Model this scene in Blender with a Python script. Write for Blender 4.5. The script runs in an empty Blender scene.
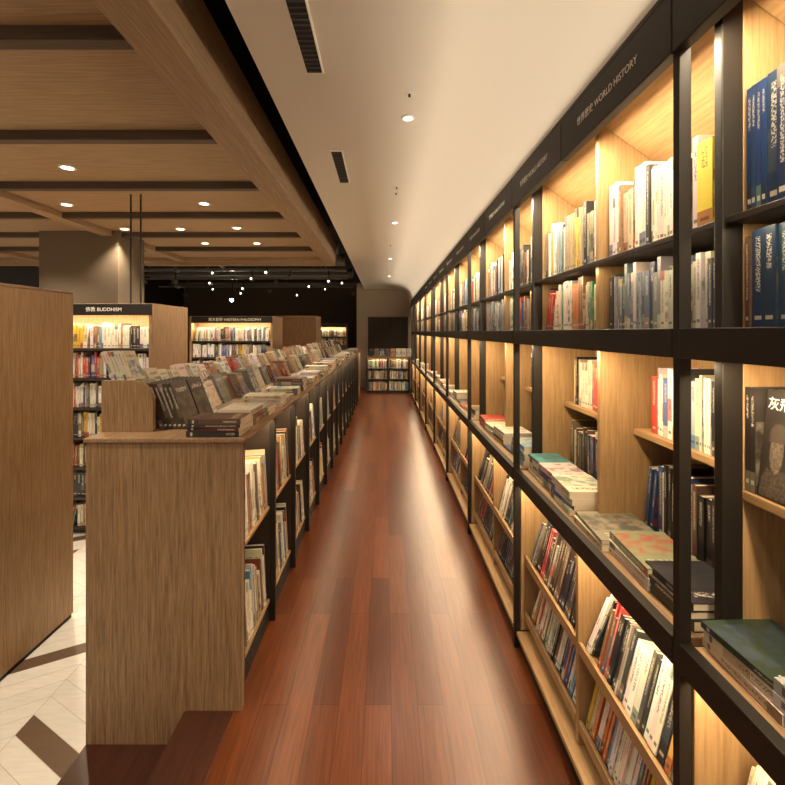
import bpy, math, random
from mathutils import Matrix, Vector
random.seed(11)
S = bpy.context.scene
COL = S.collection
F=460.0; CX=385.0; CY=332.0; H=1.5

# ------------------------------------------------------------------ materials
def new_mat(name):
    m=bpy.data.materials.new(name); m.use_nodes=True
    nt=m.node_tree; b=nt.nodes['Principled BSDF']
    return m,nt,b
def plain(name,col,rough=.5,metal=0,emit=None,es=0,noise=0.0):
    m,nt,b=new_mat(name)
    b.inputs['Base Color'].default_value=(*col,1); b.inputs['Roughness'].default_value=rough
    b.inputs['Metallic'].default_value=metal
    if emit:
        b.inputs['Emission Color'].default_value=(*emit,1); b.inputs['Emission Strength'].default_value=es
    if noise>0:
        tc=nt.nodes.new('ShaderNodeTexCoord'); n=nt.nodes.new('ShaderNodeTexNoise'); n.inputs['Scale'].default_value=60
        nt.links.new(tc.outputs['Object'],n.inputs['Vector'])
        bp=nt.nodes.new('ShaderNodeBump'); bp.inputs['Strength'].default_value=noise; bp.inputs['Distance'].default_value=.002
        nt.links.new(n.outputs['Fac'],bp.inputs['Height']); nt.links.new(bp.outputs['Normal'],b.inputs['Normal'])
    return m
def wood(name,light,dark,stretch=(30,1,30),rough=.5,bump=.2):
    m,nt,b=new_mat(name); N=nt.nodes; L=nt.links
    tc=N.new('ShaderNodeTexCoord'); mp=N.new('ShaderNodeMapping'); mp.inputs['Scale'].default_value=stretch
    L.new(tc.outputs['Object'],mp.inputs['Vector'])
    n=N.new('ShaderNodeTexNoise'); n.inputs['Scale'].default_value=3.2; n.inputs['Detail'].default_value=9; n.inputs['Roughness'].default_value=.65
    n.inputs['Distortion'].default_value=.25
    L.new(mp.outputs['Vector'],n.inputs['Vector'])
    r=N.new('ShaderNodeValToRGB'); r.color_ramp.elements[0].position=.36; r.color_ramp.elements[1].position=.64
    r.color_ramp.elements[0].color=(*dark,1); r.color_ramp.elements[1].color=(*light,1)
    L.new(n.outputs['Fac'],r.inputs['Fac']); L.new(r.outputs['Color'],b.inputs['Base Color'])
    bp=N.new('ShaderNodeBump'); bp.inputs['Strength'].default_value=bump; bp.inputs['Distance'].default_value=.002
    L.new(n.outputs['Fac'],bp.inputs['Height']); L.new(bp.outputs['Normal'],b.inputs['Normal'])
    b.inputs['Roughness'].default_value=rough
    return m
M_oakV=wood('oak_vertical',(.33,.205,.105),(.165,.095,.045),(52,52,2.2))
M_panel=wood('golden_oak_vertical',(.42,.26,.12),(.25,.145,.06),(52,52,2.2))
M_oakY=wood('oak_lengthwise',(.33,.205,.105),(.18,.105,.05),(52,2.2,52))
M_shelfV=wood('shelf_oak_vertical',(.42,.26,.12),(.29,.17,.072),(30,30,1.6))
M_shelfY=wood('shelf_oak_lengthwise',(.42,.26,.12),(.29,.17,.072),(30,1.6,30))
M_ceilX=wood('ceiling_oak_cross',(.35,.23,.125),(.22,.14,.072),(1.4,46,46),.65)
M_ceilY=wood('ceiling_oak_lengthwise',(.32,.21,.115),(.20,.125,.065),(46,1.4,46),.65)
M_beamshade=wood('ceiling_beam_shaded',(.08,.05,.027),(.045,.028,.016),(1.4,46,46),.65)  # shade on the beam faces is put into this darker oak
M_black=plain('dark_bronze_metal',(.013,.009,.006),.55,.2,noise=.1)
M_blackc=plain('black_void_paint',(.008,.007,.006),.9)
M_dark=plain('dark_stained_board',(.03,.019,.013),.5,noise=.2)
M_white=plain('warm_white_plaster',(.84,.79,.70),.85,noise=.15)
M_tan=plain('tan_plaster',(.12,.088,.055),.85,noise=.2)
M_endw=plain('taupe_wall_paint',(.42,.35,.26),.8,noise=.1)
M_vent=plain('vent_slats',(.05,.045,.04),.5,.4)
M_trimw=plain('lamp_trim_white',(.8,.76,.68),.4)
M_glow=plain('lamp_glow',(1,1,1),.5,0,(1,.86,.62),14)
M_star=plain('spotlight_lens_glow',(1,1,1),.5,0,(1,.93,.8),300)
M_letter=plain('pale_sign_lettering',(.82,.78,.7),.5)
M_page=plain('paper_pages',(.66,.57,.43),.85,noise=.5)
M_ink=plain('white_cover_lettering',(.85,.83,.78),.5)
M_step=wood('dark_red_step',(.06,.018,.009),(.035,.010,.006),(20,1.2,20),.3,.05)

def wood_floor():
    m,nt,b=new_mat('red_plank_floor'); N=nt.nodes; L=nt.links
    tc=N.new('ShaderNodeTexCoord'); mp=N.new('ShaderNodeMapping'); mp.inputs['Rotation'].default_value=(0,0,math.pi/2)
    L.new(tc.outputs['Object'],mp.inputs['Vector'])
    br=N.new('ShaderNodeTexBrick'); br.offset=.37; br.inputs['Scale'].default_value=1
    br.inputs['Brick Width'].default_value=.95; br.inputs['Row Height'].default_value=.105
    br.inputs['Mortar Size'].default_value=.0013; br.inputs['Mortar Smooth'].default_value=.3
    br.inputs['Color1'].default_value=(0,0,0,1); br.inputs['Color2'].default_value=(1,1,1,1); br.inputs['Mortar'].default_value=(.5,.5,.5,1)
    L.new(mp.outputs['Vector'],br.inputs['Vector'])
    r=N.new('ShaderNodeValToRGB'); e=r.color_ramp.elements
    e[0].color=(.070,.0165,.0040,1); e[1].color=(.140,.038,.0095,1); x=e.new(.5); x.color=(.098,.0245,.0060,1)
    L.new(br.outputs['Color'],r.inputs['Fac'])
    m2=N.new('ShaderNodeMapping'); m2.inputs['Scale'].default_value=(34,1.6,1); L.new(tc.outputs['Object'],m2.inputs['Vector'])
    n=N.new('ShaderNodeTexNoise'); n.inputs['Scale'].default_value=3; n.inputs['Detail'].default_value=8; n.inputs['Distortion'].default_value=.4
    L.new(m2.outputs['Vector'],n.inputs['Vector'])
    r2=N.new('ShaderNodeValToRGB'); r2.color_ramp.elements[0].position=.3; r2.color_ramp.elements[1].position=.7
    r2.color_ramp.elements[0].color=(.68,.64,.60,1); r2.color_ramp.elements[1].color=(1.22,1.2,1.15,1)
    L.new(n.outputs['Fac'],r2.inputs['Fac'])
    mx=N.new('ShaderNodeMixRGB'); mx.blend_type='MULTIPLY'; mx.inputs['Fac'].default_value=1
    L.new(r.outputs['Color'],mx.inputs['Color1']); L.new(r2.outputs['Color'],mx.inputs['Color2'])
    mo=N.new('ShaderNodeMixRGB'); mo.inputs['Color2'].default_value=(.02,.006,.003,1)
    L.new(br.outputs['Fac'],mo.inputs['Fac']); L.new(mx.outputs['Color'],mo.inputs['Color1'])
    L.new(mo.outputs['Color'],b.inputs['Base Color'])
    b.inputs['Roughness'].default_value=.285; b.inputs['Specular IOR Level'].default_value=.42
    return m
M_floor=wood_floor()

def attr_mat(name,rough):
    m,nt,b=new_mat(name); N=nt.nodes; L=nt.links
    a=N.new('ShaderNodeAttribute'); a.attribute_name='Col'
    tc=N.new('ShaderNodeTexCoord'); mp=N.new('ShaderNodeMapping'); mp.inputs['Scale'].default_value=(12,60,1)
    L.new(tc.outputs['Object'],mp.inputs['Vector'])
    n=N.new('ShaderNodeTexNoise'); n.inputs['Scale'].default_value=1; n.inputs['Detail'].default_value=4
    L.new(mp.outputs['Vector'],n.inputs['Vector'])
    r2=N.new('ShaderNodeValToRGB'); r2.color_ramp.elements[0].position=.3; r2.color_ramp.elements[1].position=.7
    r2.color_ramp.elements[0].color=(.93,.925,.92,1); r2.color_ramp.elements[1].color=(1.03,1.03,1.03,1)
    L.new(n.outputs['Fac'],r2.inputs['Fac'])
    mx=N.new('ShaderNodeMixRGB'); mx.blend_type='MULTIPLY'; mx.inputs['Fac'].default_value=1
    L.new(a.outputs['Color'],mx.inputs['Color1']); L.new(r2.outputs['Color'],mx.inputs['Color2']); L.new(mx.outputs['Color'],b.inputs['Base Color'])
    b.inputs['Roughness'].default_value=rough
    return m
M_tile=attr_mat('chevron_tile',.45)

def book_mat():
    m,nt,b=new_mat('printed_book_cover'); N=nt.nodes; L=nt.links
    def math_(op,a,c=None,d=None,clamp=False):
        n=N.new('ShaderNodeMath'); n.operation=op; n.use_clamp=clamp
        for i,v in enumerate((a,c,d)):
            if v is None: continue
            if isinstance(v,(int,float)): n.inputs[i].default_value=v
            else: L.new(v,n.inputs[i])
        return n.outputs[0]
    a=N.new('ShaderNodeAttribute'); a.attribute_name='Col'
    a2=N.new('ShaderNodeAttribute'); a2.attribute_name='Col2'
    uv=N.new('ShaderNodeUVMap'); uv.uv_map='UVMap'
    sp=N.new('ShaderNodeSeparateXYZ'); L.new(uv.outputs['UV'],sp.inputs[0]); u=sp.outputs[0]; v=sp.outputs[1]
    rnd=a.outputs['Alpha']
    isp=math_('MULTIPLY',math_('GREATER_THAN',u,-.5),math_('LESS_THAN',u,1.5))
    iscov=math_('GREATER_THAN',u,1.5)
    def tex(su,sv,det=3):
        cb=N.new('ShaderNodeCombineXYZ')
        L.new(math_('MULTIPLY',u,su),cb.inputs[0]); L.new(math_('MULTIPLY',v,sv),cb.inputs[1]); L.new(math_('MULTIPLY',rnd,97),cb.inputs[2])
        n=N.new('ShaderNodeTexNoise'); n.inputs['Scale'].default_value=1; n.inputs['Detail'].default_value=det
        L.new(cb.outputs[0],n.inputs['Vector']); return n
    n1=tex(8,72)
    band=math_('MULTIPLY',math_('LESS_THAN',math_('ABSOLUTE',math_('SUBTRACT',u,.5)),.2),
          math_('MULTIPLY',math_('LESS_THAN',v,.92),math_('GREATER_THAN',v,math_('ADD',.25,math_('MULTIPLY',rnd,.5)))))
    ms=math_('MULTIPLY',math_('MULTIPLY',isp,band),math_('GREATER_THAN',n1.outputs['Fac'],.5))
    low=math_('MULTIPLY',math_('MULTIPLY',isp,math_('LESS_THAN',math_('ABSOLUTE',math_('SUBTRACT',u,.5)),.3)),math_('LESS_THAN',math_('ABSOLUTE',math_('SUBTRACT',v,.1)),.02))
    ms=math_('MAXIMUM',ms,low)
    n2=tex(16,26)
    cb=math_('MULTIPLY',math_('LESS_THAN',math_('ABSOLUTE',math_('SUBTRACT',u,2.5)),.36),math_('LESS_THAN',math_('ABSOLUTE',math_('SUBTRACT',v,.82)),.05))
    mc=math_('MULTIPLY',math_('MULTIPLY',iscov,cb),math_('GREATER_THAN',n2.outputs['Fac'],.5))
    ink=math_('MAXIMUM',ms,mc)
    n3=tex(4,6,7)
    picf=math_('MULTIPLY',math_('SUBTRACT',n3.outputs['Fac'],.42),6,clamp=True)
    pic=math_('MULTIPLY',math_('MULTIPLY',iscov,math_('LESS_THAN',math_('ABSOLUTE',math_('SUBTRACT',v,.38)),.3)),picf)
    foot=math_('MULTIPLY',math_('LESS_THAN',v,.2),math_('GREATER_THAN',rnd,.66))
    head=math_('MULTIPLY',math_('GREATER_THAN',v,.84),math_('LESS_THAN',rnd,.18))
    mid=math_('MULTIPLY',math_('LESS_THAN',math_('ABSOLUTE',math_('SUBTRACT',v,.42)),.16),math_('MULTIPLY',math_('GREATER_THAN',rnd,.3),math_('LESS_THAN',rnd,.42)))
    foot=math_('MULTIPLY',isp,math_('MAXIMUM',foot,math_('MAXIMUM',head,mid)))
    mixA=N.new('ShaderNodeMixRGB'); L.new(math_('MULTIPLY',math_('MAXIMUM',foot,pic),.8),mixA.inputs['Fac']); L.new(a.outputs['Color'],mixA.inputs['Color1']); L.new(a2.outputs['Color'],mixA.inputs['Color2'])
    bw=N.new('ShaderNodeRGBToBW'); L.new(a.outputs['Color'],bw.inputs[0])
    inkc=N.new('ShaderNodeMixRGB'); L.new(math_('GREATER_THAN',bw.outputs[0],.28),inkc.inputs['Fac'])
    inkc.inputs['Color1'].default_value=(.62,.56,.44,1); inkc.inputs['Color2'].default_value=(.05,.035,.03,1)
    mixB=N.new('ShaderNodeMixRGB'); L.new(math_('MULTIPLY',ink,.8),mixB.inputs['Fac']); L.new(mixA.outputs[0],mixB.inputs['Color1']); L.new(inkc.outputs[0],mixB.inputs['Color2'])
    L.new(mixB.outputs[0],b.inputs['Base Color']); b.inputs['Roughness'].default_value=.4
    return m
M_book=book_mat()

# ------------------------------------------------------------------ helpers
def link(o): COL.objects.link(o); return o
_cache={}
def boxmesh(dx,dy,dz,bev,name):
    key=(round(dx,4),round(dy,4),round(dz,4),bev)
    if key in _cache: return _cache[key]
    import bmesh
    bm=bmesh.new(); bmesh.ops.create_cube(bm,size=1)
    for v in bm.verts: v.co=Vector((v.co.x*dx,v.co.y*dy,v.co.z*dz))
    bb=min(bev,dx*.3,dy*.3,dz*.3)
    if bb>0: bmesh.ops.bevel(bm,geom=bm.edges[:],offset=bb,segments=2,affect='EDGES',profile=.5)
    me=bpy.data.meshes.new(name); bm.to_mesh(me); bm.free(); _cache[key]=me
    return me
def put(o,parent,loc):
    loc=Vector(loc)
    if parent is not None:
        o.parent=parent; o.location=loc-parent.location
    else: o.location=loc
def box(name,x0,x1,y0,y1,z0,z1,mat,parent=None,bev=.002):
    base=boxmesh(x1-x0,y1-y0,z1-z0,bev,name)
    if base.materials and base.materials[0]!=mat:
        me=_cache.get((id(base),mat.name))
        if not me:
            me=base.copy(); me.materials.clear(); me.materials.append(mat); _cache[(id(base),mat.name)]=me
    else:
        me=base
        if not me.materials: me.materials.append(mat)
    o=bpy.data.objects.new(name,me); put(o,parent,((x0+x1)/2,(y0+y1)/2,(z0+z1)/2)); return link(o)
def struct(o,label=None):
    o['kind']='structure'
    if label: o['label']=label
    return o
def empty(name,loc,label,cat,group=None):
    e=bpy.data.objects.new(name,None); e.empty_display_size=.1; e.location=loc; e['label']=label; e['category']=cat
    if group: e['group']=group
    return link(e)
def tag(o,label,cat,group=None):
    o['label']=label; o['category']=cat
    if group: o['group']=group
    return o
def polymesh(name,verts,faces,mat,parent=None,origin=(0,0,0)):
    og=Vector(origin); me=bpy.data.meshes.new(name); me.from_pydata([tuple(Vector(v)-og) for v in verts],[],faces); me.materials.append(mat); me.update()
    o=bpy.data.objects.new(name,me); put(o,parent,og); return link(o)
def extrude_y(name,prof,y0,y1,mat,parent=None,closed=True):
    n=len(prof); v=[(x,y0,z) for x,z in prof]+[(x,y1,z) for x,z in prof]
    f=[(i,(i+1)%n,n+(i+1)%n,n+i) for i in range(n if closed else n-1)]
    if closed: f+= [tuple(range(n))[::-1], tuple(range(n,2*n))]
    cx=sum(p[0] for p in prof)/n; cz=min(p[1] for p in prof)
    o=polymesh(name,v,f,mat,parent,(cx,(y0+y1)/2,cz))
    import bmesh
    bm=bmesh.new(); bm.from_mesh(o.data); bmesh.ops.recalc_face_normals(bm,faces=bm.faces); bm.to_mesh(o.data); bm.free()
    return o
def cyl(name,r,h,loc,mat,parent=None,axis='Z',seg=24,r2=None):
    key=('cyl',round(r,4),round(h,4),axis,seg,r2,mat.name)
    me=_cache.get(key)
    if not me:
        import bmesh
        bm=bmesh.new(); bmesh.ops.create_cone(bm,cap_ends=True,segments=seg,radius1=r,radius2=r if r2 is None else r2,depth=h)
        if axis=='Y': bmesh.ops.rotate(bm,verts=bm.verts,matrix=Matrix.Rotation(math.pi/2,3,'X'))
        if axis=='X': bmesh.ops.rotate(bm,verts=bm.verts,matrix=Matrix.Rotation(math.pi/2,3,'Y'))
        me=bpy.data.meshes.new(name); bm.to_mesh(me); bm.free(); me.materials.append(mat); _cache[key]=me
    o=bpy.data.objects.new(name,me); put(o,parent,loc); return link(o)
def ring(name,r0,r1,h,loc,mat,parent=None,seg=32):
    key=('ring',r0,r1,h,mat.name); me=_cache.get(key)
    if not me:
        v=[];f=[]
        for i in range(seg):
            a=2*math.pi*i/seg; c,s=math.cos(a),math.sin(a)
            v+=[(r0*c,r0*s,-h/2),(r1*c,r1*s,-h/2),(r1*c,r1*s,h/2),(r0*c,r0*s,h/2)]
        for i in range(seg):
            j=(i+1)%seg
            for k in range(4):
                l=(k+1)%4; f.append((4*i+k,4*i+l,4*j+l,4*j+k))
        me=bpy.data.meshes.new(name); me.from_pydata(v,[],f); me.materials.append(mat); _cache[key]=me
    o=bpy.data.objects.new(name,me); put(o,parent,loc); return link(o)
_texts={}
def text(name,s,size,loc,rot3,mat,parent=None,ext=.0003,align='CENTER'):
    key=(s,size,align,mat.name)
    me=_texts.get(key)
    if not me:
        c=bpy.data.curves.new('t','FONT'); c.body=s; c.size=size; c.align_x=align; c.align_y='CENTER'; c.extrude=ext
        t=bpy.data.objects.new('t',c); link(t); bpy.context.view_layer.update()
        dg=bpy.context.evaluated_depsgraph_get(); me=bpy.data.meshes.new_from_object(t.evaluated_get(dg)); me.materials.clear(); me.materials.append(mat)
        bpy.data.objects.remove(t); _texts[key]=me
    o=bpy.data.objects.new(name,me); put(o,parent,loc); o.rotation_euler=rot3.to_euler(); return link(o)
R_FACE_NX=Matrix(((0,0,-1),(-1,0,0),(0,1,0)))
R_FACE_NY=Matrix(((1,0,0),(0,0,-1),(0,1,0)))
WARM=(1,.76,.46)
def area(name,loc,sx,sy,energy,direction,color=WARM):
    l=bpy.data.lights.new(name,'AREA'); l.shape='RECTANGLE'; l.size=sx; l.size_y=sy; l.energy=energy; l.color=color
    o=bpy.data.objects.new(name,l); o.location=loc
    z=-Vector(direction).normalized(); y=Vector((0,1,0)); x=y.cross(z).normalized(); y=z.cross(x)
    o.rotation_euler=Matrix((x,y,z)).transposed().to_euler(); return link(o)
def spot(name,loc,energy,ang=110,color=(1,.83,.62),size=.04,direction=(0,0,-1),blend=.7):
    l=bpy.data.lights.new(name,'SPOT'); l.energy=energy; l.spot_size=math.radians(ang); l.spot_blend=blend; l.shadow_soft_size=size; l.color=color
    o=bpy.data.objects.new(name,l); o.location=loc; o.rotation_euler=Vector(direction).to_track_quat('-Z','Y').to_euler(); return link(o)

# ------------------------------------------------------------------ books
BOOKS=[]
PAL_MIX=[(.72,.66,.54)]*6+[(.55,.46,.32),(.42,.04,.03),(.04,.09,.25),(.02,.02,.02),(.03,.03,.035),(.62,.4,.05),(.05,.2,.12),(.25,.12,.05),(.1,.25,.4),(.55,.18,.05),(.25,.25,.25),(.12,.08,.05)]
PAL_WHITE=[(.82,.78,.70)]*8+[(.65,.6,.5),(.5,.06,.04),(.65,.55,.4),(.1,.12,.3),(.05,.05,.05),(.02,.02,.02),(.7,.5,.12),(.3,.38,.42),(.3,.15,.08),(.12,.10,.09),(.45,.35,.22)]
PAL_DARK=[(.02,.02,.025)]*4+[(.04,.04,.05),(.1,.06,.04),(.3,.27,.22),(.4,.03,.03),(.03,.06,.16),(.6,.55,.45),(.16,.11,.07),(.06,.1,.09)]
PAL_BLUE=[(.14,.18,.24),(.10,.12,.17),(.32,.34,.36),(.22,.24,.26),(.6,.58,.5),(.05,.06,.1),(.5,.46,.38),(.04,.04,.05)]
PAL_NEAR=[(.02,.045,.13),(.012,.055,.03),(.012,.012,.016),(.02,.045,.09),(.012,.05,.028),(.02,.03,.08)]
PAL_CTR=[(.14,.09,.05),(.3,.22,.14),(.5,.42,.3),(.05,.04,.035),(.36,.24,.12),(.62,.56,.44),(.68,.62,.52),(.22,.15,.09),(.2,.05,.03),(.5,.42,.32),(.7,.65,.55),(.18,.2,.2)]
def cname(c):
    r,g,b=c; mx=max(c); mn=min(c)
    if mx<.14: return 'black' if mx-mn<.02 else ('dark blue' if b==mx else ('dark green' if g==mx else 'dark brown'))
    if mx-mn<.12: return 'white' if mx>.6 else ('grey' if mx>.15 else 'charcoal')
    if mx-mn<.26 and mx>.5: return 'cream'
    if b==mx: return 'blue'
    if g==mx: return 'green'
    if g>.55*r: return 'yellow' if r>.55 else 'tan'
    if g>.25*r: return 'orange' if r>.5 else 'brown'
    return 'red'
def addbook(M,t,w,h,c,where,group,pose,special=None):
    c=tuple(max(.008,min(.95,k*random.uniform(.88,1.1))) for k in c)
    c2=random.choice([(.35,.05,.03),(.5,.38,.15),(.05,.12,.3),(.6,.55,.45),(.05,.05,.05),(.1,.2,.17),(.12,.08,.05),(.4,.3,.2)])
    if max(c)<.14: c2=random.choice([(.12,.09,.06),(.05,.07,.1),(.2,.17,.12),(.03,.03,.03)])
    BOOKS.append(dict(M=M,t=t,w=w,h=h,c=c,c2=c2,r=random.random(),where=where,group=group,pose=pose,special=special))
def fill_row(org,yaw,length,hr,pal,depth,where,group,tilt=0,fill=.93,leanp=.35,thin=1.0):
    s=.003; Rz=Matrix.Rotation(math.radians(yaw),4,'Z'); o=Vector(org)
    end=length*(fill if fill<1 else 1)
    lean=0; runs=0; same=None
    leanstart=end*random.uniform(.72,.95) if random.random()<leanp else 9
    started=False
    while s<end:
        t=random.choice([.009,.011,.013,.016,.019,.022,.028])*random.uniform(.9,1.1)*thin
        h=random.uniform(*hr); w=min(depth,h*.7)
        if runs<=0:
            same=(random.choice(pal),h,t) if random.random()<.25 else None
            runs=random.randint(2,4) if same else 1
        runs-=1
        c=random.choice(pal)
        if same: c,h,t=same
        a=0
        if s>leanstart:
            if not started:
                lean=random.uniform(6,13); s+=h*math.sin(math.radians(lean))+.004; started=True
            a=lean
        if s+t/math.cos(math.radians(a))>length-.003: break
        p=o+Rz@Vector((random.uniform(0,.012),s,0))
        M=Matrix.Translation(p)@Rz@Matrix.Rotation(math.radians(tilt),4,'Y')@Matrix.Rotation(math.radians(a),4,'X')
        addbook(M,t,w,h,c,where,group,'standing' if a==0 else 'leaning')
        s+=(t+.0008)/math.cos(math.radians(a))
def pile(x,y,z,n,pal,where,group,yaw=0,size=None,cols=None):
    if size is None:
        h=random.uniform(.19,.23); size=(h*.71,h)
    w,h=size; zz=z+.0005; col=random.choice(pal)
    for i in range(n):
        t=random.uniform(.012,.026)
        c=cols[i] if cols else (col if random.random()<.7 else random.choice(pal))
        a=math.radians(yaw+random.uniform(-4,4))
        M=Matrix.Translation((x+random.uniform(-.004,.004),y+random.uniform(-.004,.004),zz))@Matrix.Rotation(a,4,'Z')@Matrix.Rotation(math.pi/2,4,'X')@Matrix.Translation((-w/2,0,-h/2))
        addbook(M,t,w,h,c,where,group,'lying flat'); zz+=t+.0004
    return zz

def quads(x0,x1,y0,y1,z0,z1):
    return [[(x0,y1,z0),(x0,y0,z0),(x0,y0,z1),(x0,y1,z1)],[(x1,y0,z0),(x1,y1,z0),(x1,y1,z1),(x1,y0,z1)],
            [(x0,y0,z0),(x1,y0,z0),(x1,y0,z1),(x0,y0,z1)],[(x1,y1,z0),(x0,y1,z0),(x0,y1,z1),(x1,y1,z1)],
            [(x0,y1,z0),(x1,y1,z0),(x1,y0,z0),(x0,y0,z0)],[(x0,y0,z1),(x1,y0,z1),(x1,y1,z1),(x0,y1,z1)]]
UVS=[(0,0),(1,0),(1,1),(0,1)]
def mk_mesh(name,Q,mats):
    v=[];f=[];uv=[];c1=[];c2=[]
    for q,uo,ca,cb,r in Q:
        i=len(v); v+=q; f.append(tuple(range(i,i+len(q))))
        for k in range(len(q)):
            if uo is None: uv+=[-3,-3]
            else: uv+=[UVS[k][0]+uo,UVS[k][1]]
            c1+=[*ca,r]; c2+=[*cb,1]
    me=bpy.data.meshes.new(name); me.from_pydata([tuple(x) for x in v],[],f)
    me.uv_layers.new(name='UVMap').data.foreach_set('uv',uv)
    me.attributes.new('Col','FLOAT_COLOR','CORNER').data.foreach_set('color',c1)
    me.attributes.new('Col2','FLOAT_COLOR','CORNER').data.foreach_set('color',c2)
    for m in mats: me.materials.append(m)
    me.update(); return me
PG=(.66,.57,.43)
def build_books():
    def proj(p):
        y=max(p.y,.05); return CX+F*p.x/y, CY-F*(p.z-H)/y
    for b in BOOKS:
        P=[proj(b['M']@Vector((x,y,z))) for x in (0,b['w']) for y in (0,b['t']) for z in (0,b['h'])]
        x0=max(0,min(p[0] for p in P)); x1=min(785,max(p[0] for p in P)); y0=max(0,min(p[1] for p in P)); y1=min(785,max(p[1] for p in P))
        b['a']=max(0,x1-x0)*max(0,y1-y0)
        if b['special']: b['a']=1e6
    BOOKS.sort(key=lambda b:-b['a'])
    vis=[b for b in BOOKS if b['a']>0]
    for b in vis[:300]:
        t,w,h=b['t'],b['w'],b['h']; c=.0018; Q=[]
        for bi,q in enumerate((quads(0,c,0,t,0,h),quads(c,w,0,c,0,h),quads(c,w,t-c,t,0,h))):
            for fi,face in enumerate(q):
                uo=0 if (bi==0 and fi==0) else (2 if (bi==1 and fi==2) or (bi==2 and fi==3) else None)
                if b['special'] and uo==2: uo=None
                Q.append((face,uo,b['c'],b['c2'],b['r']))
        o=bpy.data.objects.new('book',mk_mesh('book',Q,[M_book])); o.matrix_world=b['M']; link(o)
        tag(o,b['special'] or f"{cname(b['c'])} paperback book {b['pose']} {b['where']}",'book',b['group'])
        pq=[(f_,None,PG,PG,0) for f_ in quads(c,w-.002,c,t-c,.0015,h-.0015)]
        p=bpy.data.objects.new('page_block',mk_mesh('page_block',pq,[M_page])); link(p); p.parent=o
        b['obj']=o
    Q=[]
    for b in vis[300:]:
        M=b['M']
        for fi,face in enumerate(quads(0,b['w'],0,b['t'],0,b['h'])):
            uo=0 if fi==0 else (2 if fi in (2,3) else None)
            col=PG if fi in (1,4,5) else b['c']
            Q.append(([M@Vector(p) for p in face],uo,col,b['c2'],b['r']))
    o=bpy.data.objects.new('books',mk_mesh('books',Q,[M_book])); link(o); tag(o,'many more distant paperbacks filling the shelves and counters','books'); o['kind']='stuff'
    print('books',len(vis))

# ------------------------------------------------------------------ shell
YB=-1.6; YE=12.2; YF=16.0; XL=-7.0; TZ=-.135
f=box('floor',-.79,1.05,YB,YE,-.16,0,M_floor,bev=0); struct(f,'glossy red-brown plank floor of the raised aisle')
f=box('floor',-.792,-.60,YB,1.815,.0,.004,M_step,bev=.001); struct(f,'dark red border board at the edge of the aisle floor')
f=box('floor',-1.184,-.79,YB,YE,-.2,TZ+.002,M_step,bev=0); struct(f,'dark red wooden step below the aisle floor')
def chevron():
    Q=[]; cw=.40; pitch=.10; sl=math.tan(math.radians(30)); g=.0012; XM=-1.186; X0=-1.1
    for ci in range(0,16):
        xr=X0-ci*cw; xl=xr-cw
        s=-sl if ci%2==0 else sl
        last=-9
        for j in range(-30,138):
            yb=-1.6+j*pitch
            xm=(xl+xr)/2
            if not(-1.9<yb<12): continue
            brown=random.random()<.16 and j-last>2 and yb>2.7
            if ci==0 and (abs(yb-1.81)<pitch/2 or abs(yb-2.51)<pitch/2): brown=True
            if ci==1 and abs(yb-2.29)<pitch/2: brown=True
            if brown: col=(.13,.078,.042); last=j
            else:
                k=random.uniform(.93,1.04); col=(.76*k,.73*k,.66*k)
            a,c=xl+g,min(xr-g,XM)
            if c<=a: continue
            f_=lambda x: yb+s*(x-xm)
            vs=[Vector((a,f_(a)-pitch/2+g,TZ)),Vector((c,f_(c)-pitch/2+g,TZ)),Vector((c,f_(c)+pitch/2-g,TZ)),Vector((a,f_(a)+pitch/2-g,TZ))]
            Q.append((vs,None,col,col,0))
    me=mk_mesh('floor',Q,[M_tile]); o=link(bpy.data.objects.new('floor',me)); struct(o,'pale chevron tile floor with scattered brown pieces')
chevron()
f=box('floor',XL,-1.184,YB,YF,-.2,TZ-.002,plain('grout',(.45,.41,.34),.8),bev=0); struct(f,'tile floor bed')
f=box('floor',-1.184,1.05,YE,YF,-.2,TZ-.004,M_dark,bev=0); struct(f)
M_far=plain('far_brown_wall',(.08,.055,.035),.8)
struct(box('wall_right',1.05,1.15,YB,YE,-.2,3.2,M_tan,bev=0))
struct(box('wall_left',XL-.1,XL,6.5,YF,-.2,3.3,M_dark,bev=0))
struct(box('wall_back',XL,1.15,YF,YF+.1,-.2,3.3,M_far,bev=0))
struct(box('wall_end',-.75,1.05,YE,YE+.1,-.16,2.8,M_endw,bev=0))
struct(box('wall_corridor',-.75,-.65,YE+.1,YF,-.16,2.8,M_endw,bev=0))
struct(box('ceiling',XL,1.15,YB,YF,3.25,3.35,M_blackc,bev=0),'black open ceiling void')
prof=[(-.54,2.74),(-.54,2.62)]
for i in range(0,13):
    a=math.radians(90-90*i/12); prof.append((.26+.40*math.cos(a),2.24+.38*math.sin(a)))
prof+=[(.72,2.24),(.72,2.74)]
c=extrude_y('ceiling',prof,YB,YE,M_white); struct(c,'smooth white plaster ceiling curving down to the bookcases')
for p in c.data.polygons: p.use_smooth=(abs(p.normal.y)<.5)
CZ=2.612
struct(box('ceiling',-6.2,-.90,YB,6.86,CZ,CZ+.03,M_ceilX,bev=0),'oak plank ceiling between beams')
struct(box('trim_1',-.933,-.75,YB,6.95,2.55,2.87,M_ceilY,bev=.004),'deep oak edge beam of the coffered ceiling')
k=2
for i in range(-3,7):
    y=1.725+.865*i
    struct(box('trim_%d'%k,-6.2,-.933,y-.06,y,2.557,CZ,M_beamshade if i<6 else M_ceilX,bev=.003),'slim ceiling cross beam, its shaded face coloured dark'); k+=1
for x in (-3.05,-5.2):
    struct(box('trim_%d'%k,x-.06,x+.06,YB,6.9,2.553,CZ,M_ceilY,bev=.003),'oak lengthwise ceiling beam'); k+=1
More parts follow.
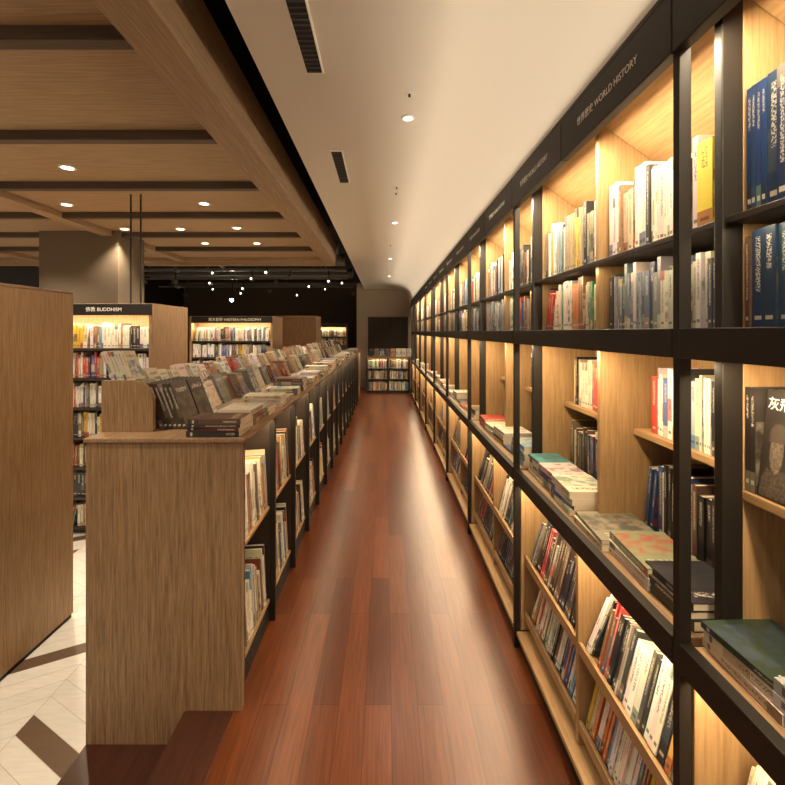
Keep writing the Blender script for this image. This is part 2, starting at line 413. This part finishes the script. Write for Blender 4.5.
struct(box('trim_%d'%k,-6.2,-.75,6.9,6.98,2.50,2.87,M_ceilX,bev=.003),'oak end beam of the coffered ceiling'); k+=1
struct(box('wall_column',-3.8,-2.93,5.05,5.6,TZ,CZ,M_tan,bev=.004),'tan plastered column')

def downlight(x,y,z,r=.05,e=20,lit=True,ang=115):
    p=empty('recessed_downlight',(x,y,z),'round recessed ceiling downlight glowing warm white','ceiling light','ceiling downlights')
    ring('trim_ring',r*.72,r,.008,(x,y,z-.004),M_trimw,p)
    cyl('lamp_lens',r*.72,.004,(x,y,z-.002),M_glow if lit else M_trimw,p)
    if lit: spot('downlight_beam',(x,y,z-.02),e,ang,size=r*.6)
for x,y in [(-2.14,3.1),(-1.56,3.97),(-2.77,4.0),(-3.6,4.4),(-1.58,4.9),(-2.2,4.95),(-2.8,4.95),(-3.6,5.6),(-1.6,5.75),(-2.25,5.75),(-4.4,3.1),(-4.2,4.0),(-1.6,1.35),(-2.6,1.35),(-1.6,.4),(-2.8,.5),(-4.4,1.3),(-5.0,5.4)]:
    downlight(x,y,CZ,.052,92)
for x,y in [(.12,2.40),(.10,4.7),(.08,7.0),(.08,9.2)]: downlight(x,y,2.62,.034,21,True,130)
for y in (.2,-1.0): downlight(.1,y,2.62,.034,26,True,130)
for x,y in [(.115,2.16),(.09,3.7),(.09,3.55),(.07,5.9),(.07,8.1)]:
    p=empty('sprinkler_head',(x,y,2.62),'small brass sprinkler head on the plaster ceiling','sprinkler','ceiling sprinklers')
    ring('cover_plate',.006,.02,.004,(x,y,2.618),M_trimw,p); cyl('nozzle',.006,.016,(x,y,2.612),M_vent,p)
for y0,y1 in ((1.4,1.98),(2.83,3.43)):
    p=empty('air_vent',(-.30,(y0+y1)/2,2.62),'narrow dark slotted linear air vent in the ceiling','air vent','ceiling vents')
    box('vent_frame',-.34,-.262,y0,y1,2.612,2.62,M_trimw,p,.001)
    box('vent_recess',-.333,-.269,y0+.008,y1-.008,2.6105,2.6125,M_blackc,p,0)
    n=int((y1-y0)/.03)
    for i in range(n):
        yy=y0+.02+i*(y1-y0-.04)/(n-1); box('slat',-.331,-.271,yy-.004,yy+.004,2.607,2.611,M_vent,p,0)
area('cove_strip_light',(.628,5.2,2.250),.02,11.5,36,(-1,0,.45),(1,.84,.64))

# ------------------------------------------------------------------ right wall bookcases
P0=.9725; W=1.223; NB=9
GR='wall bookcases along the aisle'
RT=14.0
notch=[(0,0)]
for i in range(7): notch+=[(.0,.004+i*.022),(.012,.009+i*.022),(.012,.020+i*.022),(0,.022+i*.022)]
notch+=[(-.006,.158),(-.006,0)]
for b in range(NB):
    y0=P0+(b-1)*W; y1=y0+W; ym=(y0+y1)/2
    E=empty('wall_bookcase',(.8,ym,0),'tall oak bookcase bay with dark metal frame and warm shelf lighting','bookcase',GR)
    box('plinth',.64,1.0,y0,y1,0,.065,M_black,E)
    box('bottom_board',.622,1.0,y0+.02,y1-.02,.065,.085,M_shelfY,E)
    box('post',.615,.641,y0-.011,y0+.011,0,2.22,M_black,E)
    if b==NB-1: box('post',.615,.641,y1-.011,y1+.011,0,2.22,M_black,E)
    for s in (0,1):
        a=y0+s*W/2+.002; c=a+W/2-.004
        hp=box('header_panel',.606,.634,a,c,2.09,2.222,M_black,E)
        if b<6:
            text('lettering','世界歷史 WORLD HISTORY',.028,(.6055,(a+c)/2,2.158),R_FACE_NX,M_letter,E)
    box('top_board',.606,1.04,y0,y1,2.222,2.238,M_black,E)
    box('middle_rail',.613,.66,y0+.011,y1-.011,1.445,1.508,M_black,E)
    box('shelf_board',.66,1.0,y0+.015,y1-.015,1.475,1.508,M_dark,E)
    box('shelf_board',.71,1.0,y0+.015,y1-.015,1.725,1.74,M_dark,E)
    box('ledge',.64,1.0,y0+.015,y1-.015,.80,.845,M_oakY,E)
    box('ledge_lip',.613,.64,y0+.011,y1-.011,.79,.850,M_black,E)
    box('middle_shelf',.745 if b==0 else .85,1.0,y0+.012,y1-.012,1.15,1.17,M_shelfY,E)
    box('back_panel',1.0,1.02,y0,y1,.065,2.22,M_shelfV,E)
    # angled light hoods, one per half bay, hanging inside the head of the bay
    for s in (0,1):
        a=y0+s*W/2+.015; c=a+W/2-.03
        pr=[(.72,2.222),(1.0,2.02),(1.0,2.04),(.75,2.222)]
        extrude_y('light_hood',pr,a,c,M_shelfY,E)
    for yy in ([y0] if b<NB-1 else [y0,y1]):
        box('front_stile',.704,.748,yy-.012,yy+.012,.845,2.22,M_black,E)
        box('side_panel',.748,1.0,yy-.012,yy+.012,.845,2.22,M_shelfV,E)
        box('lower_side_panel',.645,1.0,yy-.014,yy+.014,.085,.80,M_shelfV,E)
    box('divider',.73,1.0,ym-.01,ym+.01,1.51,2.2,M_shelfV,E)
    box('divider',.735,1.0,ym-.01,ym+.01,.845,1.475,M_shelfV,E)
    box('lower_divider',.66,1.0,ym-.011,ym+.011,.085,.80,M_shelfV,E)
    if b<4:
        for yy in (ym-.011,y1-.014):
            extrude_y('notched_strip',[(.80+px,.60+pz) for px,pz in notch],yy-.004,yy-.0005,M_dark,E)
    ta=math.radians(RT)
    for s in (0,1):
        a=y0+s*W/2+.014; c=a+W/2-.028
        for z in (.43,.165):
            x0=.672; dx=.20; dz=-dx*math.tan(ta)
            pr=[(x0,z-.004),(x0+dx,z+dz-.004),(x0+dx,z+dz-.018),(x0,z-.018)]
            extrude_y('slanted_rack',pr,a,c,M_shelfY,E)
            box('rack_lip',x0-.012,x0,a,c,z-.026,z+.012,M_shelfY,E,.001)
    area('shelf_strip_light',(.675,ym,2.13),.03,W-.06,15,(.55,0,-1),(1,.81,.54))
    area('shelf_strip_light',(.716,ym,1.718),.012,W-.06,1.4,(.2,0,-1),(1,.79,.50))  # extra lamp added only to brighten the second book row
    area('shelf_strip_light',(.69,ym,1.432),.03,W-.06,8,(.35,0,-1))
    area('shelf_strip_light',(.66,ym,.778),.03,W-.06,6.5,(.3,0,-1))
    up='on the upper wall shelf'; g1='books on the upper wall shelves'; g2='books on the middle wall shelves'; g3='books in the lower slanted racks'
    wm='on the middle wall shelf'
    for s in (0,1):
        a=y0+s*W/2+.016; c=a+W/2-.032
        if c<.45: continue
        near=(b==0); a0=max(a,.45); L=c-a0
        if near:
            fill_row((.738,a0,1.741),0,L,(.25,.28),PAL_NEAR,.2,up,g1,fill=1,leanp=0)
            fill_row((.745,a0,1.509),0,L,(.17,.2),PAL_NEAR+PAL_DARK[:6],.2,up,g1,fill=1,leanp=0)
            for i_,yy in enumerate((.9455,.9325)):
                addbook(Matrix.Translation((.750,yy,1.171)),.0125,.15,.215,(.03,.025,.02),wm,g2,'standing')
        else:
            n1=(b==1 and s==0)
            pal_t=PAL_WHITE if n1 or random.random()<.6 else PAL_MIX
            pal_b=PAL_BLUE if n1 else random.choice([PAL_MIX,PAL_BLUE,PAL_WHITE])
            st=0
            if n1:
                addbook(Matrix.Translation((.742,a0+.002,1.741)),.022,.15,.22,(.5,.45,.4),up,g1,'standing')
                addbook(Matrix.Translation((.742,a0+.026,1.741)),.018,.15,.215,(.06,.06,.07),up,g1,'standing')
                addbook(Matrix.Translation((.736,a0+.046,1.741)),.05,.15,.20,(.78,.66,.06),up,g1,'standing')
                addbook(Matrix.Translation((.740,a0+.098,1.741)),.02,.15,.225,(.7,.6,.5),up,g1,'standing'); st=.12
            fill_row((.745,a0+st,1.741),0,L-st,(.18,.25),pal_t,.17,up,g1,fill=1,leanp=.1,thin=.9)
            fill_row((.75,a0,1.509),0,L,(.155,.205),pal_b,.17,up,g1,fill=random.uniform(.95,1),leanp=.1,thin=.9)
            fill_row((.865,a0,1.171),0,L,(.175,.22),PAL_WHITE if b==1 else random.choice([PAL_WHITE,PAL_MIX]),.125,wm,g2,fill=random.uniform(.85,1),leanp=.2,thin=.9)
            fill_row((.865,a0,.846),0,L,(.20,.25),random.choice([PAL_DARK,PAL_MIX]),.125,'behind the display ledge',g2,fill=random.uniform(.9,1),leanp=.2,thin=.9)
        if c>.9 or not near:
            w3='in the slanted lower rack'
            fill_row((.676,a0+.004,.4305),0,L-.008,(.17,.235),random.choice([PAL_MIX,PAL_DARK]) if not(b==1 and s==0) else PAL_WHITE+PAL_DARK,.17,w3,g3,tilt=RT,fill=random.uniform(.9,1),leanp=.5,thin=.9)
            fill_row((.676,a0+.004,.1655),0,L-.008,(.17,.23),random.choice([PAL_DARK,PAL_MIX]),.17,w3,g3,tilt=RT,fill=random.uniform(.9,1),leanp=.5,thin=.9)
    if b>=2:
        y=y0+.14
        while y<y1-.13:
            n=random.randint(1,5); pile(.75,y,.8455,n,PAL_MIX,'on the display ledge','flat books on the display ledge')
            y+=random.uniform(.175,.25)
G4='flat books on the display ledge'; wl='on the display ledge'
pile(.745,1.10,.8455,3,PAL_DARK,wl,G4,cols=[(.02,.02,.02),(.02,.02,.02),(.015,.015,.02)],size=(.15,.19))
pile(.745,1.265,.8455,3,PAL_MIX,wl,G4,cols=[(.5,.45,.35),(.45,.42,.33),(.22,.24,.15)],size=(.155,.225))
pile(.745,1.48,.8455,2,PAL_MIX,wl,G4,cols=[(.6,.5,.35),(.30,.25,.18)],size=(.19,.225))
pile(.735,1.73,.8455,4,PAL_MIX,wl,G4,cols=[(.7,.65,.55),(.06,.1,.35),(.6,.62,.6),(.65,.6,.5)],size=(.15,.20))
pile(.74,1.90,.8455,4,PAL_MIX,wl,G4,cols=[(.6,.5,.3),(.65,.6,.5),(.05,.07,.2),(.6,.55,.5)],size=(.14,.20))
pile(.745,2.06,.8455,5,PAL_MIX,wl,G4,cols=[(.7,.65,.55),(.5,.5,.4),(.7,.65,.55),(.7,.7,.65),(.05,.3,.3)],size=(.14,.20))
pile(.74,.86,.8455,3,PAL_MIX,wl,G4,cols=[(.6,.5,.35),(.65,.55,.4),(.03,.05,.03)],size=(.15,.20))
pile(.74,.69,.8455,3,PAL_MIX,wl,G4,cols=[(.4,.4,.4),(.6,.55,.5),(.4,.38,.35)],size=(.15,.20))
LEAN=math.radians(6)
for i_ in range(3):
    Mx=Matrix.Translation((.752+i_*.021,.930,1.1712))@Matrix.Rotation(LEAN,4,'Y')@Matrix.Rotation(math.radians(-90),4,'Z')
    addbook(Mx,.019,.15,.215,(.030,.025,.020),wm,g2,'displayed',special='dark paperback with sepia portrait on its face-out cover' if i_==0 else None)

# ------------------------------------------------------------------ left counter
U=(10.42-1.85)/8; GL='low counter bookcases'; CT=3.0; TT=1.062
prof=[(-1.184,TZ+.003),(-.792,TZ+.003),(-.792,.001),(-.566,.001),(-.566,TT),(-1.184,TT)]
for i in range(8):
    y0=1.85+i*U; y1=y0+U-.0005
    E=empty('low_bookcase',(-.875,(y0+y1)/2,0),'low oak aisle bookcase unit with dark dividers and full book rows','bookcase',GL)
    if i==0: extrude_y('end_panel',prof,y0-.03,y0,M_oakV,E)
    if i==7: extrude_y('end_panel',prof,y1,y1+.03,M_oakV,E)
    box('back_panel',-1.184,-1.164,y0,y1,TZ+.003,TT,M_oakV,E)
    box('plinth',-.788,-.60,y0,y1,.001,.075,M_black,E)
    box('inner_back',-.80,-.788,y0,y1,.075,TT,M_shelfV,E)
    for j in (0,1):
        yy=y0+j*U/2+.014
        box('divider',-.788,-.60,yy-.01,yy+.01,.075,TT,M_dark,E)
        box('front_stile',-.60,-.570,yy-.012,yy+.012,.001,TT,M_black,E)
        for z in (.12,.60):
            a=yy+.012; c=y0+(j+1)*U/2-.001
            x0=-.598; dd=.185*math.tan(math.radians(CT))
            pr=[(x0,z-.003),(x0-.185,z-dd-.003),(x0-.185,z-dd-.016),(x0,z-.018)]
            extrude_y('slanted_rack',pr,a,c,M_shelfY,E)
            fill_row((x0-.004,c-.004,z),180,c-a-.008,(.19,.30) ,PAL_WHITE if random.random()<.35 else PAL_MIX+PAL_CTR,.16,'in the low aisle bookcase','books in the low aisle bookcases',tilt=CT,fill=1,leanp=.3,thin=.85)
    area('counter_strip_light',(-.598,(y0+y1)/2,1.05),.03,U-.06,4,(-.3,0,-1))
t=box('counter_top',-1.19,-.558,1.812,10.46,TT+.0005,1.08,M_oakY,bev=.003); tag(t,'long oak counter top covered with displayed books','counter')
E=empty('display_riser',(-1.09,6,1.0805),'long oak book display stand with rounded end panel on the counter','display stand')
pe=[(-1.19,1.081),(-.975,1.081)]
for i in range(9):
    a=math.radians(90*i/8); pe.append((-1.065+.09*math.cos(a),1.205+.09*math.sin(a)))
pe.append((-1.19,1.295))
extrude_y('end_panel',pe,1.93,1.955,M_oakV,E); extrude_y('end_panel',pe,10.2,10.225,M_oakV,E)
pr=[(-1.17,1.081),(-.99,1.081),(-1.03,1.20),(-1.17,1.20)]
extrude_y('riser_body',pr,1.956,10.199,M_oakY,E)
lb='on the counter display stand'; gb='leaning books on the counter display'
def leanstack(x,y,z,n,col,ang,h,t):
    w=h*.71
    for i in range(n):
        off=i*(t*1.04)/math.cos(math.radians(ang))
        Mx=Matrix.Translation((x+off+.004+t*1.1,y,z))@Matrix.Rotation(math.radians(-ang),4,'Y')@Matrix.Rotation(math.radians(90),4,'Z')
        addbook(Mx,t,w,h,col,lb,gb,'leaning')
y=1.985; first=0
while y<10.0:
    h=random.uniform(.14,.19); ang=21
    if first<2: c=[(.05,.035,.025),(.03,.025,.02)][first]; n=6; h=.212; t=.018
    else: c=random.choice(PAL_CTR); n=random.choice([1,2,3,4,5,6]); t=random.uniform(.008,.016); ang=random.uniform(19,27)
    leanstack(-.975,y,1.0815,n,c,ang,h,t)
    y+=h*.71+random.uniform(.003,.03); first+=1
y=1.96; first=0
while y<10.0:
    h=random.uniform(.15,.20)*.72
    c=random.choice(PAL_WHITE+PAL_CTR+PAL_CTR); n=random.randint(2,4)
    if first==0: n=7; c=(.5,.44,.34); h=.13
    leanstack(-1.10-(.07 if first==0 else 0),y,1.2015 if first else 1.2965,n,c,random.uniform(20,30),h,random.uniform(.010,.016))
    if first==0: y=2.0
    else: y+=h*.71+random.uniform(.008,.04)
    first+=1
y=1.905
i=0
while y<10.2:
    n=[4,3,2,3,1,2][i%6] if i<6 else random.randint(1,4)
    cols=[(.03,.025,.02),(.10,.02,.015),(.04,.03,.03),(.12,.05,.03)] if i==0 else None
    yw=90 if i%3!=1 else 180
    pile(-.685 if yw==90 else -.67,y,1.0805,n,PAL_CTR+[(.6,.55,.45)],'on the long counter','flat books on the counter',yaw=yw,cols=cols,size=(.15,.21)); y+=random.uniform(.19,.26); i+=1

# ------------------------------------------------------------------ foreground partition
E=empty('partition_cabinet',(-1.95,1.3,TZ),'tall plain oak partition cabinet standing on the tile floor','cabinet')
box('side_panel',-2.1,-1.795,-.9,2.65,TZ+.02,1.715,M_panel,E,.003)
box('top_cap',-2.1,-1.795,-.9,2.65,1.7155,1.73,M_oakY,E,.002)
box('base',-2.08,-1.80,-.89,2.64,TZ,TZ+.02,M_black,E,0)

# ------------------------------------------------------------------ freestanding bookcases facing the camera
def facing_case(x0,x1,y,depth,ztop,z0,rows,lab):
    E=empty('freestanding_bookcase',((x0+x1)/2,y+depth/2,z0),lab,'bookcase')
    box('side_panel',x1-.03,x1,y,y+depth,z0,ztop,M_oakV,E); box('side_panel',x0,x0+.03,y,y+depth,z0,ztop,M_oakV,E)
    box('back_panel',x0+.03,x1-.03,y+.25,y+.27,z0,ztop,M_shelfV,E)
    box('back_panel',x0+.03,x1-.03,y+depth-.02,y+depth,z0,ztop,M_oakV,E)
    box('top_board',x0+.03,x1-.03,y+.01,y+depth-.02,ztop-.02,ztop,M_oakY,E)
    box('header_panel',x0+.03,x1-.004,y-.005,y+.02,ztop-.095,ztop-.005,M_black,E)
    hh=(ztop-.12-z0-.06)/rows
    for r in range(rows):
        z=z0+.06+r*hh
        box('shelf_board',x0+.03,x1-.03,y+.005,y+.25,z-.02,z,M_dark,E)
        nseg=max(1,round((x1-x0)/.75)); sw=(x1-x0-.06)/nseg
        for k2 in range(nseg):
            xr=x0+.03+(k2+1)*sw
            fill_row((xr-.003,y+.03,z+.001),90,sw-.006,(hh*.68,hh*.86),random.choice([PAL_WHITE,PAL_WHITE,PAL_MIX]),.17,'in a freestanding bookcase','books in the freestanding bookcases',fill=random.uniform(.95,1),leanp=.2)
    l=area('bookcase_light',((x0+x1)/2,y+.03,ztop-.1),.03,.03,.1,(0,.3,-1)); l.data.size=x1-x0-.1; l.data.size_y=.03; l.data.energy=16
    l.rotation_euler=(math.radians(12),0,0)
    return E
e=facing_case(-3.3,-1.87,3.7,.66,1.73,TZ,7,'tall freestanding oak bookcase signed for Buddhism books')
text('lettering','佛教 BUDDHISM',.040,(-2.26,3.694,1.68),R_FACE_NY,M_letter,e)
e=facing_case(-2.87,-1.65,6.75,.66,1.73,TZ,7,'freestanding oak bookcase signed for Western philosophy books')
text('lettering','西方哲學 WESTERN PHILOSOPHY',.052,(-2.2,6.744,1.68),R_FACE_NY,M_letter,e)
facing_case(-1.94,-1.08,13,.5,1.73,TZ,7,'distant freestanding oak bookcase full of books')
facing_case(-5.2,-3.9,7.6,.5,1.73,TZ,7,'freestanding oak bookcase in the far room')
E=empty('oak_cabinet',(-1.56,8.3,TZ),'plain oak cabinet end standing beside the bookcases','cabinet')
box('body',-1.93,-1.20,8.0,8.6,TZ+.05,1.755,M_oakV,E,.003); box('top_board',-1.935,-1.195,7.995,8.605,1.755,1.78,M_oakY,E,.003); box('base',-1.9,-1.22,8.02,8.58,TZ,TZ+.05,M_black,E,0)
for x in (-2.055,-1.975):
    r=cyl('hanging_rod',.007,CZ-1.73,(x,3.72,(CZ+1.73)/2),M_black,seg=12); tag(r,'thin black metal rod from ceiling to bookcase top','rod','hanging rods')

# ------------------------------------------------------------------ far end
E=empty('end_bookcase',(.07,11.5,0),'low two-tier bookcase closing off the end of the aisle','bookcase')
box('top_board',-.47,.61,11.3,11.62,.86,.89,M_oakY,E); box('base',-.47,.61,11.32,11.6,0,.05,M_black,E)
for x in (-.47,.055,.58): box('side_panel',x,x+.03,11.3,11.6,.05,.86,M_dark,E)
for z in (.06,.34,.60):
    box('shelf_board',-.44,.58,11.31,11.6,z-.015,z,M_dark,E)
box('back_panel',-.44,.58,11.58,11.6,.05,.86,M_shelfV,E)
for z in (.0605,.3405,.6005):
    for xr in (.055,.58): fill_row((xr-.003,11.34,z),90,.485,(.18,.23),PAL_MIX,.16,'in the low end bookcase','books in the end bookcase',fill=.97)
l=area('bookcase_light',(.07,11.33,.855),1,.03,5,(0,.3,-1)); l.rotation_euler=(math.radians(12),0,0)
for i in range(8):
    x=-.40+i*.135
    Mx=Matrix.Translation((x,11.47,.8905))@Matrix.Rotation(math.radians(-20),4,'X')
    addbook(Mx,.02,.12,.21,random.choice(PAL_MIX),'on the end bookcase','books on the end bookcase','displayed')
M_rec=plain('recess_shade_brown',(.05,.038,.027),.8)  # recess shade painted as the brown of a flat sheet
E=empty('wall_recess_panel',(.08,12.2,1.15),'flat panel coloured dark for the shaded recess in the end wall','wall panel')
box('recess_shade',-.45,.61,12.19,12.2,.89,1.90,M_rec,E,0); box('recess_head',-.47,.63,12.16,12.2,1.90,1.92,M_endw,E,0)
M_duct=plain('dark_grey_duct',(.15,.13,.11),.45,.3)
for i,(x0,x1,y) in enumerate([(-6.5,-.9,8.2),(-6.5,-.9,9.6),(-6.5,-.9,11.2),(-6.5,-.9,13.2)]):
    t=box('lighting_track',x0,x1,y-.02,y+.02,2.78,2.82,M_duct); tag(t,'black metal lighting track hanging in the open ceiling','lighting track','lighting tracks')
    for kx in range(7):
        x=x0+.4+kx*.8+i*.13
        p=empty('track_spotlight',(x,y,2.78),'small black track spotlight on a ceiling track','spotlight','track spotlights')
        zz=[2.68,2.60,2.72,2.55][(kx*3+i)%4]
        box('stem',x-.01,x+.01,y-.01,y+.01,zz+.02,2.78,M_black,p,0)
        cyl('lamp_head',.04,.13,(x,y-.03,zz),M_duct,p,'Y')
        lit=(kx+i)%3!=0
        cyl('lamp_lens',.017,.004,(x,y-.097,zz),M_glow if lit else M_black,p,'Y')
        if (kx+i)%2==0: spot('track_beam',(x,y-.12,zz-.02),75,100,direction=(0,-.5,-1),size=.03)
for y in (7.6,8.9,10.4,12.8):
    d=cyl('air_duct',.13,5.6,(-3.7,y,3.12),M_duct,axis='X',seg=24); tag(d,'dark cylindrical air duct in the open ceiling','air duct','air ducts')
for y in (7.25,9.2,10.8,11.7,14.0):
    p=empty('cable_tray',(-3.7,y,2.93),'dark metal cable tray crossing the open ceiling','cable tray','cable trays')
    box('tray',-6.5,-.9,y-.12,y+.12,2.93,2.98,M_duct,p)
    for x in (-6,-4.5,-3,-1.5): box('hanger',x-.012,x+.012,y-.012,y+.012,2.98,3.25,M_duct,p,0)
p=empty('bright_spotlight',(-4.0,12.0,2.4),'very bright small spotlight pointing into the shop','spotlight')
cyl('lamp_head',.05,.15,(-4,12.08,2.33),M_black,p,'Y'); cyl('lamp_lens',.040,.004,(-4,12.0,2.33),M_star,p,'Y'); box('stem',-4.01,-3.99,12.07,12.09,2.37,3.25,M_black,p,0)

build_books()
fb=next(b['obj'] for b in BOOKS if b['special'])
def cover_child(name,pts,mat,d=.0005):
    v=[((.015+.42*u)*.15,-d,vv*.215) for u,vv in pts]
    me=bpy.data.meshes.new(name); me.from_pydata(v,[],[tuple(range(len(v)))]); me.materials.append(mat)
    o=bpy.data.objects.new(name,me); link(o); o.parent=fb; return o
M_port=wood('printed_portrait',(.26,.20,.145),(.06,.045,.033),(45,45,45),.5,0)
M_port2=plain('printed_portrait_cap',(.075,.058,.043),.5)
M_port3=wood('printed_portrait_coat',(.14,.105,.078),(.035,.028,.022),(45,45,45),.5,0)
cover_child('cover_coat',[(.0,0.02),(1.3,0.02),(1.3,.18),(1.05,.26),(.84,.29),(.5,.24),(.22,.28),(.03,.16)],M_port3,.0004)
oval=[(.53+.25*math.cos(t_*math.pi/9),.43+.19*math.sin(t_*math.pi/9)) for t_ in range(18)]
cover_child('cover_portrait',oval,M_port)
cover_child('cover_cap',[(.20,.52),(.86,.53),(.90,.60),(.78,.67),(.60,.70),(.42,.69),(.24,.63)],M_port2,.0008)
t=text('cover_lettering','灰飛',.027,(0,0,0),R_FACE_NY,M_ink,None,.0002); t.parent=fb; t.location=(.032,-.001,.186); t.rotation_euler=R_FACE_NY.to_euler()
# ------------------------------------------------------------------ world, camera
w=bpy.data.worlds.new('world'); S.world=w; w.use_nodes=True
w.node_tree.nodes['Background'].inputs[0].default_value=(1,.83,.64,1); w.node_tree.nodes['Background'].inputs[1].default_value=.46
cam=bpy.data.cameras.new('camera'); co=bpy.data.objects.new('camera',cam); link(co)
co.location=(0,0,H); co.rotation_euler=(math.pi/2,0,0); cam.sensor_width=36; cam.lens=F/785*36; cam.clip_start=.02
cam.shift_x=(392.5-CX)/785; cam.shift_y=-(392.5-CY)/785
S.camera=co
S.view_settings.view_transform='Standard'
S.view_settings.exposure=0.08
